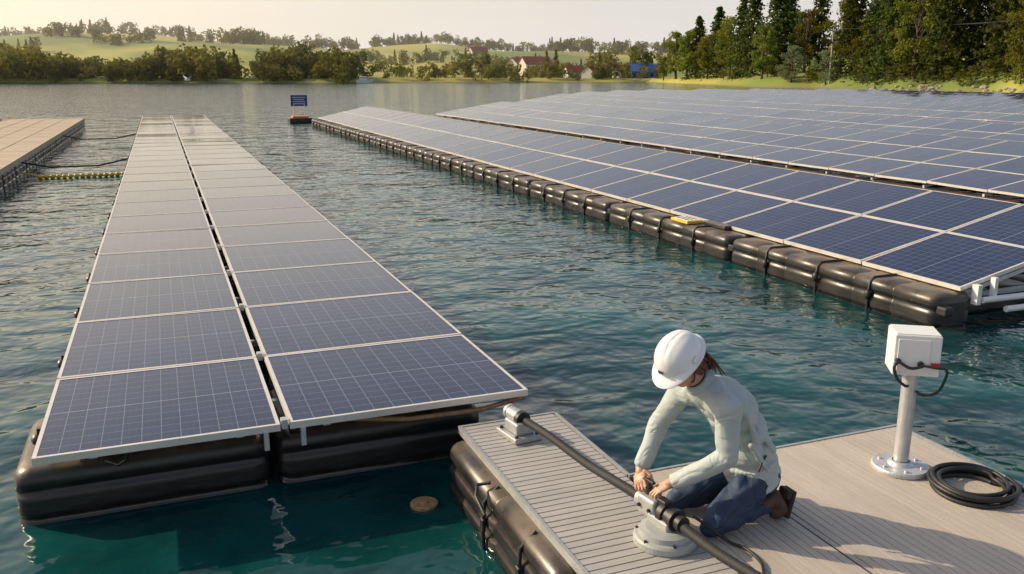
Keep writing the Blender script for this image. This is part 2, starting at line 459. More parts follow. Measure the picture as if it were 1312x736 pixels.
for x0,nc,yn,y0 in specs:
    e,ye2,W2=tilted('floating_solar_array',x0,.5,math.radians(9),nc,1.36,y0,yn,1.5)
    mb=MB(); y=y0
    while y<ye2-1:
        mb.floatb((x0+.1,y+1.9,.10),3.7,.5,.5,0,'y',rings=False); mb.floatb((x0+W2-.1,y+1.9,.10),3.7,.5,.5,0,'y',rings=False)
        y+=3.8
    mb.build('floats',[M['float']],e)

mb=MB()
for Y,z in ((38.5,.42),(27.0,.42)):
    mb.tube([(-3.7,Y,z),(-2.9,Y,z-.18),(-1.7,Y,z-.18),(-.85,Y,z)],.025,6,0)
mb.build('mooring_cable',[M['black']])
mb=MB()
for i in range(16): mb.ell((-3.1+i*.145,26.3+.02*math.sin(i),.05),(.065,.06,.06),0,seg=10,rings=6)
mb.tube([(-3.6,26.3,.2),(-3.1,26.3,.06),(-.9,26.3,.06),(-.8,26.3,.3)],.025,6,0)
mb.build('yellow_float_boom',[M['yellow']])

# ------------------------------------------------------------------ jetty decks
dk=empty('floating_jetty')
mb=MB(); ZT=.42
y=5.17; 
while y>0.2:
    mb.box((2.02,y-.026,ZT-.014),(.66,.046,.028),0); y-=.055
mb.box((1.680,2.66,ZT-.02),(.02,5.02,.05),1); mb.box((2.372,4.655,ZT-.02),(.02,1.03,.05),1)
mb.box((2.02,5.183,ZT-.02),(.70,.022,.05),1)
mb.box((2.02,2.7,ZT-.06),(.60,4.9,.055),2)
mb.build('slatted_gangway',[M['deckx'],M['gun'],M['black']],dk)
mb=MB(); x=2.388
while x<4.37:
    wd=.0485
    mb.box((x+wd/2,2.14,ZT-.013-(.004 if abs(x+wd/2-2.93)<.025 else 0)),(wd-.005,3.96,.026),0)
    x+=wd
mb.box((2.925,2.14,ZT-.002),(.007,3.96,.006),2)
mb.box((3.39,4.133,ZT-.03),(2.04,.02,.07),1); mb.box((4.405,2.14,ZT-.03),(.02,3.97,.07),1)
mb.box((3.38,2.1,ZT-.07),(1.96,3.9,.07),2)
mb.build('main_deck',[M['decky'],M['gun'],M['black']],dk)
mb=MB()
for yy in(4.25,2.45,.6): mb.floatb((1.98,yy,.115),1.78,.84,.52,0,'y',(-.28,-.02,.24))
for X in (2.95,3.9):
    mb.floatb((X,3.0,.09),2.2,.86,.50,0,'y'); mb.floatb((X,.9,.09),2.0,.86,.50,0,'y')
for yy in (4.35,3.8,2.6):
    mb.tube([(1.55,yy,-.1),(1.54,yy,.1),(1.55,yy,.30),(1.64,yy,.385)],.012,6,1); mb.box((1.54,yy,.16),(.025,.05,.08),1,bev=.01)
mb.tube([(1.50,4.2,.30),(1.49,4.32,.36),(1.53,4.42,.38),(1.60,4.38,.40)],.012,6,1)
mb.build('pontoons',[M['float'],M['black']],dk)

# ------------------------------------------------------------------ conduit, bracket and clamp unit
pd=(Vector((2.27,2.88,0))-Vector((2.0,4.85,0))).normalized()
PA=Vector((1.985,4.98,.545)); PB=Vector((2.33,2.4,.565))
def smooth_pts(p,n=6):
    p=[Vector(q) for q in p]; out=[]
    for i in range(len(p)-1):
        a=p[max(i-1,0)];b=p[i];c=p[i+1];d=p[min(i+2,len(p)-1)]
        for k in range(n):
            t=k/n; out.append(.5*((2*b)+(c-a)*t+(2*a-5*b+4*c-d)*t*t+(3*b-a-3*c+d)*t**3))
    out.append(p[-1]); return out
mb=MB(); cp=smooth_pts([PA,PA.lerp(PB,.15)+Vector((.016,0,-.006)),PA.lerp(PB,.32)+Vector((.022,0,-.03)),PA.lerp(PB,.48),PA.lerp(PB,.60),PA.lerp(PB,.75)+Vector((-.01,0,-.02)),PB,PB+(PB-PA)*.5],24)
mb.tube(cp,[.0245+.0014*(i%2) for i in range(len(cp))],16,0)
mb.build('power_cable',[M['pipe']])
def frame(fwd,up=Vector((0,0,1))):
    f=fwd.normalized(); s_=f.cross(up).normalized(); u=s_.cross(f)
    return Matrix((f,s_,u)).transposed()
Rp=frame(PB-PA)
mb=MB(); b0=Vector((1.99,4.9,.42))
mb.box(b0+Vector((0,0,.02)),(.26,.20,.035),0,Rp,.008); mb.box(b0+Vector((0,.0,.075)),(.17,.13,.08),0,Rp,.015)
mb.tube([PA-pd*.04,PA+pd*.11],.046,20,0); mb.tube([PA+pd*.085,PA+pd*.125],.052,20,1); mb.tube([PA-pd*.06,PA-pd*.035],.05,20,0)
for sx in(-.1,.1):
    for sy in(-.075,.075): mb.tube([b0+Rp@Vector((sx,sy,.03)),b0+Rp@Vector((sx,sy,.05))],.012,6,1)
mb.build('cable_end_bracket',[M['gun'],M['black']])
cl_=empty('cable_clamp_unit')
C=PA.lerp(PB,(4.98-3.47)/(4.98-2.4)); bd=C.copy(); bd.z=ZT; bd=bd+Vector((-.01,-.06,0))
mb=MB()
mb.lathe(bd,[(0,0),(.155,0),(.16,.006),(.16,.035),(.15,.045),(.135,.05),(.13,.075),(.10,.085),(0,.086)],0,48)
mb.box(bd+Vector((0,.02,.10)),(.16,.09,.05),0,Rp,.012)
for k in range(6):
    a=k*math.pi/3+.3; mb.tube([bd+Vector((.145*math.cos(a),.145*math.sin(a),.04)),bd+Vector((.145*math.cos(a),.145*math.sin(a),.054))],.008,6,1)
mb.build('round_base',[M['gdisc'],M['black']],cl_)
mb=MB()
mb.box(C-pd*.07,(.14,.105,.105),0,Rp,.018)
mb.tube([C-pd*.17,C-pd*.13],.045,24,0); mb.tube([C-pd*.16,C+pd*.0],.04,24,0)
mb.tube([C+pd*.02,C+pd*.055],.058,24,1); mb.tube([C+pd*.055,C+pd*.10],.047,24,1); mb.tube([C+pd*.10,C+pd*.125],.056,24,1); mb.tube([C+pd*.13,C+pd*.17],.04,24,1)
mb.box(C+pd*.02+Vector((0,0,.055)),(.07,.05,.035),1,Rp,.008)
mb.tube([C-pd*.10+Vector((0,0,.05)),C-pd*.10+Vector((0,0,.085))],.022,16,1)
mb.tube([C-pd*.10+Vector((0,0,.085)),C-pd*.11+Vector((.0,0,.12))],.012,10,1)
mb.box(C-pd*.105+Vector((0,0,.12)),(.085,.022,.016),1,Rp,.006)
for s_ in(-1,1):
    for q in(-.11,-.03): mb.tube([C+pd*q+Rp@Vector((0,s_*.05,0)),C+pd*q+Rp@Vector((0,s_*.065,0))],.010,6,1)
mb.build('clamp_body',[M['gun'],M['black']],cl_)
mb=MB(); pts=[(2.30,3.36,.56),(2.38,3.32,.50),(2.45,3.26,.44),(2.50,3.18,.432),(2.49,3.05,.432),(2.43,2.93,.432),(2.41,2.7,.432),(2.45,2.4,.432),(2.5,2.0,.432)]
mb.tube(smooth_pts(pts),.008,8,0); mb.build('signal_cable',[M['black']])

# ------------------------------------------------------------------ junction box on post
jb=empty('junction_box_post'); bx=Vector((3.92,3.62,ZT))
mb=MB(); mb.lathe(bx,[(0,0),(.158,0),(.162,.006),(.162,.022),(.155,.03),(.075,.032),(.06,.05),(.05,.055)],0,48)
mb.tube([bx+Vector((0,0,.03)),bx+Vector((0,0,.66))],.043,28,0); mb.tube([bx+Vector((0,0,.58)),bx+Vector((0,0,.615))],.05,28,0)
for k in range(6):
    a=k*math.pi/3; mb.tube([bx+Vector((.12*math.cos(a),.12*math.sin(a),.028)),bx+Vector((.12*math.cos(a),.12*math.sin(a),.042))],.011,6,0)
mb.build('post',[M['steel']],jb)
Rb=Matrix.Rotation(math.radians(-34),3,'Z'); bc=bx+Vector((.0,0,.735))
mb=MB(); mb.box(bc,(.25,.21,.24),0,Rb,.008); mb.box(bc+Vector((0,0,.1225)),(.235,.195,.006),0,Rb,.002)
mb.box(bc+Rb@Vector((-.02,-.108,0)),(.17,.006,.19),0,Rb,.002)
mb.build('box_housing',[M['white']],jb)
mb=MB()
F=lambda x,y,z: bc+Rb@Vector((x,y,z))
mb.tube([F(.02,-.10,-.045),F(.02,-.13,-.045)],.018,14,0); mb.tube([F(-.1,-.10,-.03),F(-.1,-.13,-.03)],.014,12,0)
mb.box(F(.10,-.11,-.045),(.05,.012,.02),1,Rb)
mb.tube(smooth_pts([F(-.1,-.13,-.03),F(-.125,-.15,-.06),F(-.10,-.14,-.13),F(-.05,-.10,-.18),F(-.02,-.05,-.2)]),.009,8,0)
mb.tube(smooth_pts([F(.02,-.13,-.045),F(.10,-.15,-.05),F(.15,-.13,-.06),F(.17,-.08,-.12),F(.14,-.06,-.22),F(.07,-.05,-.25),F(.03,-.04,-.23)]),.008,8,0)
mb.tube(smooth_pts([F(-.1,-.13,-.03),F(-.04,-.15,-.06),F(.02,-.14,-.05)]),.009,8,0)
mb.build('box_cables',[M['black'],M['red']],jb)
mb=MB(); pts=[]; cx,cy=4.08,3.26
for i in range(6*36):
    a=i*2*math.pi/36; t=i/(6*36)
    r=.235-.075*abs(((t*3)%2)-1)-.01*math.sin(a*1.7); pts.append((cx+r*math.cos(a),cy+r*math.sin(a)*1.0,ZT+.014+.022*int(t*2.99)+.003*math.sin(a*3)))
mb.tube(pts,.0125,8,0)
mb.tube(smooth_pts([(cx+.16,cy,ZT+.014),(cx+.24,cy-.12,ZT+.014),(cx+.3,cy-.3,ZT+.014),(4.37,cy-.6,ZT+.014)]),.0125,8,0)
mb.build('coiled_cable',[M['black']])
mb=MB(); mb.lathe((1.37,5.0,0),[(0,-.02),(.085,-.02),(.09,.0),(.09,.016),(.075,.022),(.03,.02),(.028,.03),(0,.032)],0,32)
mb.build('round_marker_float',[M['tan']])

# ------------------------------------------------------------------ sign rafts
def sign(x,y,board=True):
    e=empty('information_sign' if board else 'marker_buoy')
    mb=MB(); mb.box((x,y,.12),(1.3,1.1,.32),0,bev=.06); mb.box((x,y,.32),(.9,.8,.12),1,bev=.02); mb.build('raft',[M['float'],M['orange']],e)
    mb=MB(); R=Matrix.Rotation(math.radians(-18),3,'Z')
    for s_ in(-.3,.3): mb.tube([Vector((x,y,.3))+R@Vector((s_,0,0)),Vector((x,y,1.1))+R@Vector((s_,0,0))],.03,8,0)
    mb.box((x,y,1.25),(.95,.04,.62),1 if board else 2,R,.01)
    if board:
        for k in range(4): mb.box(Vector((x,y,1.43-k*.12))+R@Vector((0,-.024,0)),(.7-.12*(k%2),.004,.025),3,R)
    mb.build('board',[M['steel'],M['blue'],M['orange'],M['white']],e)
sign(7.55,52.5); sign(-9.0,57,False)

# ------------------------------------------------------------------ land
ch,sh=math.cos(math.radians(HEAD)),math.sin(math.radians(HEAD))
def G(a,D,z=0): L=a*D; return (D*sh+L*ch, D*ch-L*sh, z)
sa=[-2.5,-.92,-.57,-.18,-.03,.15,.19,.28,.40,.50,.57,.82,1.4,3]; sD=[220,290,300,310,330,325,255,195,155,128,112,85,58,40]
ra=[-2.5,-.57,-.40,-.28,-.18,-.08,0,.09,.2,.4,1,3]; rR=[40,44,48,42,28,34,26,20,26,30,30,30]
def shore(a): return float(np.interp(a,sa,sD))+2.5*math.sin(a*40)+1.2*math.sin(a*97)
def sst(t): t=max(0,min(1,t)); return t*t*(3-2*t)
def hgt(a,D):
    t=D-shore(a)
    if t<0: return max(-2,t*.15)
    R=float(np.interp(a,ra,rR))/1152*720+3
    h=sst(t/10)*1.3+ (R-1)*sst(t/(720-shore(a)))
    h+= sst(t/120)*(2.2*math.sin(a*9+D*.011)+1.6*math.sin(a*23-D*.02))*sst(t/200)
    if a>.15: h+=sst(t/25)*2.0*sst((a-.15)/.2)
    return h
mb=MB(); av=np.concatenate([np.linspace(-2.4,-.75,30,endpoint=False),np.linspace(-.75,.85,200,endpoint=False),np.linspace(.85,2.8,40)])
Ts=[-8,-2,0,1,2,4,6,9,13,18,25,35,50,70,95,125,160,200,245,290,340,390,450,520,620,760,1000,1500]
nT=len(Ts); vs=[];fs=[]
for a in av:
    for t in Ts:
        D=shore(a)+t; vs.append(G(a,D,hgt(a,D)))
for i in range(len(av)-1):
    for j in range(nT-1): fs.append((i*nT+j,(i+1)*nT+j,(i+1)*nT+j+1,i*nT+j+1))
mb.add(vs,fs,0,True); mb.build('hills',[M['land']])

def quads(cent,size,rs,elong=1.0):
    n=len(cent); a=rs.normal(size=(n,3)); a/=np.linalg.norm(a,axis=1)[:,None]
    b=rs.normal(size=(n,3)); b-=a*(a*b).sum(1)[:,None]; b/=np.linalg.norm(b,axis=1)[:,None]
    s_=np.asarray(size).reshape(-1,1)*np.ones((n,1))
    a=a*s_*elong; b=b*s_
    k1=rs.uniform(.6,1.3,(n,1))
    return np.stack([cent-a,cent-b*k1,cent+a,cent+b],1).reshape(-1,3)
def quad_obj(name,Vv,mats,extra=None,link=True):
    n=len(Vv)//4; me=bpy.data.meshes.new(name)
    faces=np.arange(4*n).reshape(-1,4).tolist(); mi=[0]*n
    vl=Vv.tolist()
    if extra:
        o=len(vl); vl+= [list(q) for q in extra.v]; faces+=[[o+i for i in f] for f in extra.f]; mi+=[1]*len(extra.f)
    me.from_pydata(vl,[],faces)
    for m in mats: me.materials.append(m)
    me.polygons.foreach_set('material_index',mi); me.update()
    if link:
        o=bpy.data.objects.new(name,me); COL.objects.link(o); return o
    return me
def far_tree(P,H,rs,kind):
    if kind==0:
        pts=[]
        for _ in range(rs.integers(5,9)):
            c=np.array([rs.normal()*.20*H,rs.normal()*.20*H,rs.uniform(.15,.80)*H]); r=rs.uniform(.15,.26)*H
            d=rs.normal(size=(44,3)); d/=np.linalg.norm(d,axis=1)[:,None]
            pts.append(c+d*r*rs.uniform(.6,1.05,(44,1)))
        pts=np.concatenate(pts)
    else:
        t=rs.uniform(.03,1,230); ang=rs.uniform(0,6.28,230); r=(1-t)*.22*H*rs.uniform(.5,1.1,230)
        pts=np.stack([r*np.cos(ang),r*np.sin(ang),t*H],1)
    pts[:,2]=np.maximum(pts[:,2],.2)
    return pts+np.array(P)
rs=np.random.default_rng(3); allp=[];sz=[]
def put(a,D,H,kind=0):
    z=hgt(a,D)-.3; p=far_tree(G(a,D,z),H,rs,kind); allp.append(p); sz.append(np.full(len(p),H*.048)*rs.uniform(.6,1.4,len(p)))
X2A=lambda x:(x-656)/1152
for i in range(300):
    a=rs.uniform(-.72,X2A(455)); D=shore(a)+rs.uniform(3,34); Hh=rs.uniform(6,12)*(.88+.2*math.sin(a*31))
    put(a,D,Hh,0 if rs.random()<.88 else 1)
for i in range(34): put(rs.uniform(X2A(345),X2A(445)),322+rs.uniform(0,20),rs.uniform(9,13),0)
for i in range(110):
    a=rs.uniform(X2A(450),X2A(850)); put(a,shore(a)+rs.uniform(3,45),rs.uniform(2.5,7.5),0)
for x in (600,622,700,712,768,772,776,810,830): put(X2A(x),345+rs.uniform(0,30),rs.uniform(9,13),0 if rs.random()<.6 else 1)
for (x0,x1,D,n,H) in [(-100,250,720,120,10),(60,200,560,40,8),(230,350,600,40,9),(300,460,700,60,9),(440,560,520,34,8),(480,700,730,100,9),(560,700,480,34,7),(690,860,640,70,9),(-80,60,480,28,8),(700,860,430,34,7),(860,1400,700,60,12)]:
    for i in range(n):
        u=rs.random(); put(X2A(x0+(x1-x0)*u),D+rs.uniform(-14,14)+25*math.sin(u*7),H*rs.uniform(.5,1.2),0 if rs.random()<.85 else 1)
AP=np.concatenate(allp); SZ=np.concatenate(sz)
quad_obj('distant_treeline',quads(AP,SZ,rs),[M['far_leaf']])
def haze():
    m=bpy.data.materials.new('air_haze'); m.use_nodes=True; nt=m.node_tree
    for n in list(nt.nodes):
        if n.type!='OUTPUT_MATERIAL': nt.nodes.remove(n)
    v=nt.nodes.new('ShaderNodeVolumeScatter'); v.inputs['Color'].default_value=(.98,.95,.89,1); v.inputs['Density'].default_value=.00045; v.inputs['Anisotropy'].default_value=.4
    nt.links.new(v.outputs[0],nt.nodes['Material Output'].inputs['Volume'])
    mb=MB(); vs=[]
    for z in(.3,60):
        for a,D in((-1.4,240),(0.1,290),(.17,340),(.42,340),(.42,760),(-1.4,760)): vs.append(G(a,D,z))
    mb.add(vs,[(0,1,2,3,4,5),(6,7,8,9,10,11)]+[(k,(k+1)%6,6+(k+1)%6,6+k) for k in range(6)]); mb.build('background_haze',[m])
haze()

def conifer(seed):
    r=np.random.default_rng(seed); cs=[];ss=[]; mb=MB()
    mb.tube([(0,0,-.03),(.004,0,.3),(0,.004,.7),(0,0,1.0)],[.016,.012,.006,.001],8)
    nt_=42
    for i in range(nt_):
        z=.03+.95*(i/nt_)**.95; R=.022+.23*(1-z)**.8
        for b in range(8):
            if r.random()<.10: continue
            an=r.uniform(0,6.28); RR=R*r.uniform(.6,1.15); dr=r.uniform(.15,.45)
            tip=(RR*math.cos(an),RR*math.sin(an),z-RR*dr)
            if i%2==0 and z<.8: mb.tube([(0,0,z+.01),tip],[.0035,.001],4,caps=False)
            for k in range(11):
                t=r.uniform(.2,1); w_=.04*R/.2*(1-t*.5)
                cs.append((RR*t*math.cos(an)+r.normal()*w_*.5,RR*t*math.sin(an)+r.normal()*w_*.5,z+.01-RR*dr*t*t-abs(r.normal())*.010)); ss.append(.0115*(1.15-.4*t)*r.uniform(.7,1.3))
    return quad_obj('conifer_mesh',quads(np.array(cs),np.array(ss),r,1.5),[M['conif'],M['bark']],mb,False)
def broadleaf(seed,mat,wide=.3,low=.22):
    r=np.random.default_rng(seed); cs=[];ss=[]; mb=MB()
    mb.tube([(0,0,-.03),(.01,.005,.2),(0,.01,.45),(.01,0,.7)],[.03,.022,.014,.004],8)
    for c in range(34):
        an=r.uniform(0,6.28); q=r.random(); z=low+.08+(.90-low-.08)*q; env=wide*math.sin(math.pi*min(1,max(.05,(z-low+.12)/(1.08-low))))**.6
        R=env*r.uniform(.25,1.0); c0=np.array([R*math.cos(an),R*math.sin(an),z])
        mb.tube([(0,0,.15+.45*q),tuple(c0*np.array([.5,.5,.9])),tuple(c0)],[.009,.005,.002],5,caps=False)
        rr=r.uniform(.06,.11); n=150; d=r.normal(size=(n,3)); d/=np.linalg.norm(d,axis=1)[:,None]
        p=c0+d*(rr*r.uniform(.35,1.1,(n,1)))*np.array([1.1,1.1,.8]); cs.append(p); ss.append(np.full(n,.0115)*r.uniform(.6,1.4,n))
    return quad_obj('leaf_mesh',quads(np.concatenate(cs),np.concatenate(ss),r),[mat,M['bark']],mb,False)
CON=[conifer(s_) for s_ in(1,2,3)]; DEC=[broadleaf(s_,M['decid'],.3,.1) for s_ in(4,5,6)]; WIL=[broadleaf(8,M['willow'],.42,.0)]; SHR=[broadleaf(9,M['decid'],.5,-.05)]
def plant(name,me,a,dt,H,wf=1):
    D=shore(a)+dt; o=bpy.data.objects.new(name,me); COL.objects.link(o)
    o.location=G(a,D,hgt(a,D)-.1); o.scale=(H*wf,H*wf,H); o.rotation_euler=(0,0,random.uniform(0,6.28))
R_=random.Random(5)
T=[(850,6,9,'d'),(866,12,17,'d'),(880,10,16,'d'),(893,16,19,'c'),(906,12,14,'d'),(918,18,20,'c'),(934,14,18,'d'),(948,16,20,'c'),(962,18,22,'c'),(976,10,14,'d'),(990,20,22,'c'),(1004,24,21,'c'),
(1014,6,8,'w'),(1030,22,16,'d'),(1046,26,19,'c'),(1058,5,7.0,'w'),(1076,18,17,'d'),(1090,16,20,'c'),(1106,8,12,'d'),(1122,12,19,'c'),(1138,9,20,'c'),(1152,18,22,'c'),(1170,11,18,'d'),(1188,18,22,'c'),(1205,10,20,'c'),
(1222,13,19,'c'),(1244,20,20,'c'),(1266,24,18,'d'),(1290,18,20,'c'),(1312,12,13,'d'),(1340,18,15,'c'),(1370,14,16,'d'),(1420,16,17,'c'),(1480,14,16,'c'),(1550,10,15,'d'),(1650,12,17,'c')]
for x,dt,H,k in T:
    a=X2A(x)
    if k=='c': plant('pine_tree',R_.choice(CON),a,dt,H*R_.uniform(.95,1.1),R_.uniform(1.0,1.3))
    elif k=='d': plant('broadleaf_tree',R_.choice(DEC),a,dt,H*.9,R_.uniform(.8,1.05))
    else: plant('willow_bush',WIL[0],a,dt,H,1.0)
for i in range(60):
    x=R_.uniform(845,1400); plant('shrub',SHR[0],X2A(x),R_.uniform(5,14),R_.uniform(1.2,3.2),1)
for i in range(34):
    x=R_.uniform(880,1700); k=R_.random(); plant('pine_tree' if k<.6 else 'broadleaf_tree',R_.choice(CON if k<.6 else DEC),X2A(x),R_.uniform(30,60),R_.uniform(12,18),1)
mb=MB()
for i in range(260):
    a=X2A(R_.uniform(1120,1700)); D=shore(a)+R_.uniform(-1.5,5); r=R_.uniform(.15,.7)
    mb.ell(G(a,D,max(0,hgt(a,D))+r*.1),(r*R_.uniform(.7,1.4),r*R_.uniform(.7,1.4),r*.6),0,Matrix.Rotation(R_.uniform(0,3),3,'Z'),7,5)
for k in range(len(mb.sm)): mb.sm[k]=False
mb.build('shore_rocks',[M['rock']])
def house(a,D,w_,d_,h_,rot,wall='wall',roof='rooft',name='farm_house'):
    e=empty(name); z=hgt(a,D)-.3; e.location=G(a,D,z); e.rotation_euler=(0,0,rot)
    mb=MB(); mb.box((0,0,h_/2),(w_,d_,h_)); mb.add([(-w_/2,-d_/2,h_),(-w_/2,d_/2,h_),(-w_/2,0,h_+d_*.42),(w_/2,-d_/2,h_),(w_/2,d_/2,h_),(w_/2,0,h_+d_*.42)],[(0,1,2),(3,5,4)])
    mb.build('walls',[M[wall]],e)
    mb=MB(); o=.4; t=.15; rz=h_+d_*.42
    for s_ in(-1,1):
        y0=s_*(d_/2+o); z0=h_-o*.84
        mb.add([(-w_/2-o,y0,z0),(w_/2+o,y0,z0),(w_/2+o,0,rz+.02),(-w_/2-o,0,rz+.02),(-w_/2-o,y0,z0+t),(w_/2+o,y0,z0+t),(w_/2+o,0,rz+t+.02),(-w_/2-o,0,rz+t+.02)],[(0,1,2,3),(4,5,6,7),(0,1,5,4),(1,2,6,5),(2,3,7,6),(3,0,4,7)])
    mb.box((w_*.2,d_*.15,rz+.2),(.5,.5,1.3)); mb.build('roof',[M[roof]],e)
    mb=MB(); n=max(2,int(w_/2.2))
    for i in range(n):
        for zz in ([1.4] if h_<4 else [1.4,4.0]):
            mb.box((-w_/2+(i+.5)*w_/n,-d_/2-.02,zz),(.9,.08,1.1))
    mb.build('windows',[M['glassd']],e)
house(X2A(686),420,14,8,5.5,.1); house(X2A(703),430,9,7,4.5,-.6); house(X2A(664),450,10,8,4.5,.5); house(X2A(735),352,7,5,2.8,.0); house(X2A(757),348,6,5,2.8,.6)
house(X2A(826),345,11,6,3.0,-.35,'bluewall','bluewall','boathouse'); house(X2A(612),520,10,7,4.5,.2); house(X2A(800),350,8,5,3,.2)
def pole(a,D,Hh):
    e=empty('utility_pole'); p=Vector(G(a,D,hgt(a,D)-.5))
    mb=MB(); mb.tube([p,p+Vector((0,0,Hh))],[.17,.11],8,0); mb.box(p+Vector((0,0,Hh-.6)),(2.2,.14,.14),0,Matrix.Rotation(-.4,3,'Z'))
    tops=[]
    for s_ in(-1,0,1):
        q=p+Matrix.Rotation(-.4,3,'Z')@Vector((s_*.95,0,Hh-.5)); mb.tube([q,q+Vector((0,0,.25))],.06,6,1); tops.append(q+Vector((0,0,.25)))
    mb.build('pole',[M['gun'],M['white']],e); return e,tops
e1,t1=pole(X2A(1063),shore(X2A(1063))+5,11.3); e2,t2=pole(X2A(1500),shore(X2A(1500))+12,9)
mb=MB()
for p,q in zip(t1,t2):
    mb.tube([p.lerp(q,i/12)-Vector((0,0,1.6*4*(i/12)*(1-i/12)*.4)) for i in range(13)],.03,5,0)
mb.build('power_lines',[M['black']])
e=empty('small_boat'); D=285;a=X2A(467); e.location=G(a,D,.2); e.rotation_euler=(0,0,math.radians(-20))
mb=MB(); vs=[(-2.6,-.9,.9),(-2.6,.9,.9),(-2.4,-.6,-.1),(-2.4,.6,-.1),(1.2,-.95,1),(1.2,.95,1),(1.0,-.6,-.1),(1.0,.6,-.1),(3.1,0,1.3),(2.4,0,0)]
mb.add(vs,[(0,1,3,2),(0,2,6,4),(1,5,7,3),(4,6,9,8),(5,8,9,7),(2,3,7,6),(6,7,9),(0,4,5,1),(4,8,5)],0); mb.box((-.4,0,1.45),(2.2,1.3,.9),0,bev=.15); mb.box((-.4,0,1.55),(2.24,1.34,.3),1)
mb.box((-2.3,0,1.6),(.1,.7,.9),2)
mb.build('hull_and_cabin',[M['white'],M['glassd'],M['orange']],e)
mb=MB(); g0=Vector(G(X2A(240),62,2.35)); Rg=Matrix.Rotation(math.radians(25),3,'Z')
mb.ell(g0,(.22,.07,.07),0,Rg,12,8)
for s_ in(-1,1):
    Vv=[(.08,0,.02),(.1,s_*.3,.16),(.0,s_*.62,.30),(-.1,s_*.32,.15),(-.1,0,.02)]
    Vv=[g0+Rg@Vector(v) for v in Vv]; mb.add(Vv+[v+Vector((0,0,.015)) for v in Vv],[(0,1,3,4),(1,2,3),(5,6,8,9),(6,7,8)],0)
mb.add([g0+Rg@Vector(v) for v in((-.2,0,.0),(-.34,.06,0),(-.34,-.06,0.01))],[(0,1,2)],0)
mb.build('seagull',[M['white']])

# ------------------------------------------------------------------ worker
wk=empty('kneeling_worker')
def organic(mb,name,mat,vox,smooth=6,disp=0,dscale=.12):
    o=mb.build(name,[mat],wk)
    r=o.modifiers.new('r','REMESH'); r.mode='VOXEL'; r.voxel_size=vox; r.use_smooth_shade=True
    s_=o.modifiers.new('s','SMOOTH'); s_.iterations=smooth; s_.factor=.5
    if disp:
        t=bpy.data.textures.new(name+'_folds','CLOUDS'); t.noise_scale=dscale; t.noise_depth=0
        d=o.modifiers.new('d','DISPLACE'); d.texture=t; d.strength=disp; d.mid_level=.5; d.texture_coords='GLOBAL'
    return o
V=Vector
hip=V((2.74,3.52,.70)); mid=V((2.655,3.51,.93)); sho=V((2.455,3.50,1.145)); neck=V((2.40,3.50,1.20))
hd=V((2.285,3.50,1.315))
SL=V((2.45,3.335,1.12)); SR=V((2.41,3.665,1.12))
EL_=V((2.455,3.31,.87)); ER=V((2.335,3.765,.895)); WL=V((2.27,3.475,.705)); WR=V((2.205,3.70,.715))
mb=MB()
def tors(c,d,rw,rd,ru):
    d=d.normalized(); s_=V((0,1,0)); b=d.cross(s_).normalized(); s_=b.cross(d)
    mb.ell(c,(rd,rw,ru),0,Matrix((b,s_,d)).transposed(),24,14)
chain=[(hip+V((.0,0,.02)),.180,.138),(hip.lerp(mid,.5),.176,.134),(mid,.172,.128),(mid.lerp(sho,.4)+V((.015,0,.02)),.182,.128),(mid.lerp(sho,.75)+V((.015,0,.015)),.184,.117),(sho,.155,.09)]
for i,(c,rw,rd) in enumerate(chain):
    d=(chain[min(i+1,5)][0]-chain[max(i-1,0)][0]); tors(c,d,rw,rd,.11)
d=(mid-hip).normalized(); b_=d.cross(V((0,1,0))).normalized(); s2=b_.cross(d); nn=32; vs=[]
for q,k1 in ((.06,1.0),(.0,1.0),(-.055,1.0),(-.062,1.03),(-.082,1.03)):
    for k in range(nn):
        t=2*math.pi*k/nn; vs.append(hip+d*q+b_*(.138*k1*math.cos(t))+s2*(.180*k1*math.sin(t)))
mb.add(vs,[(i*nn+k,i*nn+(k+1)%nn,(i+1)*nn+(k+1)%nn,(i+1)*nn+k) for i in range(4) for k in range(nn)]+[tuple(range(nn)),tuple(range(4*nn,5*nn))[::-1]])
mb.caps_(sho+V((0,0,-.01)),neck,.07,.058)
for S_,E_,W_ in((SL,EL_,WL),(SR,ER,WR)):
    mb.caps_(sho.lerp(S_,.55),S_,.085,.072); mb.caps_(S_,E_,.070,.056); mb.caps_(E_,W_,.058,.041)
    ax=(W_-E_).normalized()
    for q,rr in ((.22,.056),(.45,.052),(.70,.047)):
        c=E_.lerp(W_,q); mb.ell(c,(rr,rr,.018),0,frame(ax.cross(V((0.3,0.2,1))).normalized(),ax+V((.15,.2,0))))
    ax2=(E_-S_).normalized()
    for q,rr in ((.66,.064),(.85,.062)):
        c=S_.lerp(E_,q); mb.ell(c,(rr,rr,.020),0,frame((ax2.cross(V((1,.2,.1)))).normalized(),ax2+V((.35,.1,0))))
    mb.tube([W_-ax*.03,W_+ax*.022],.043,20)
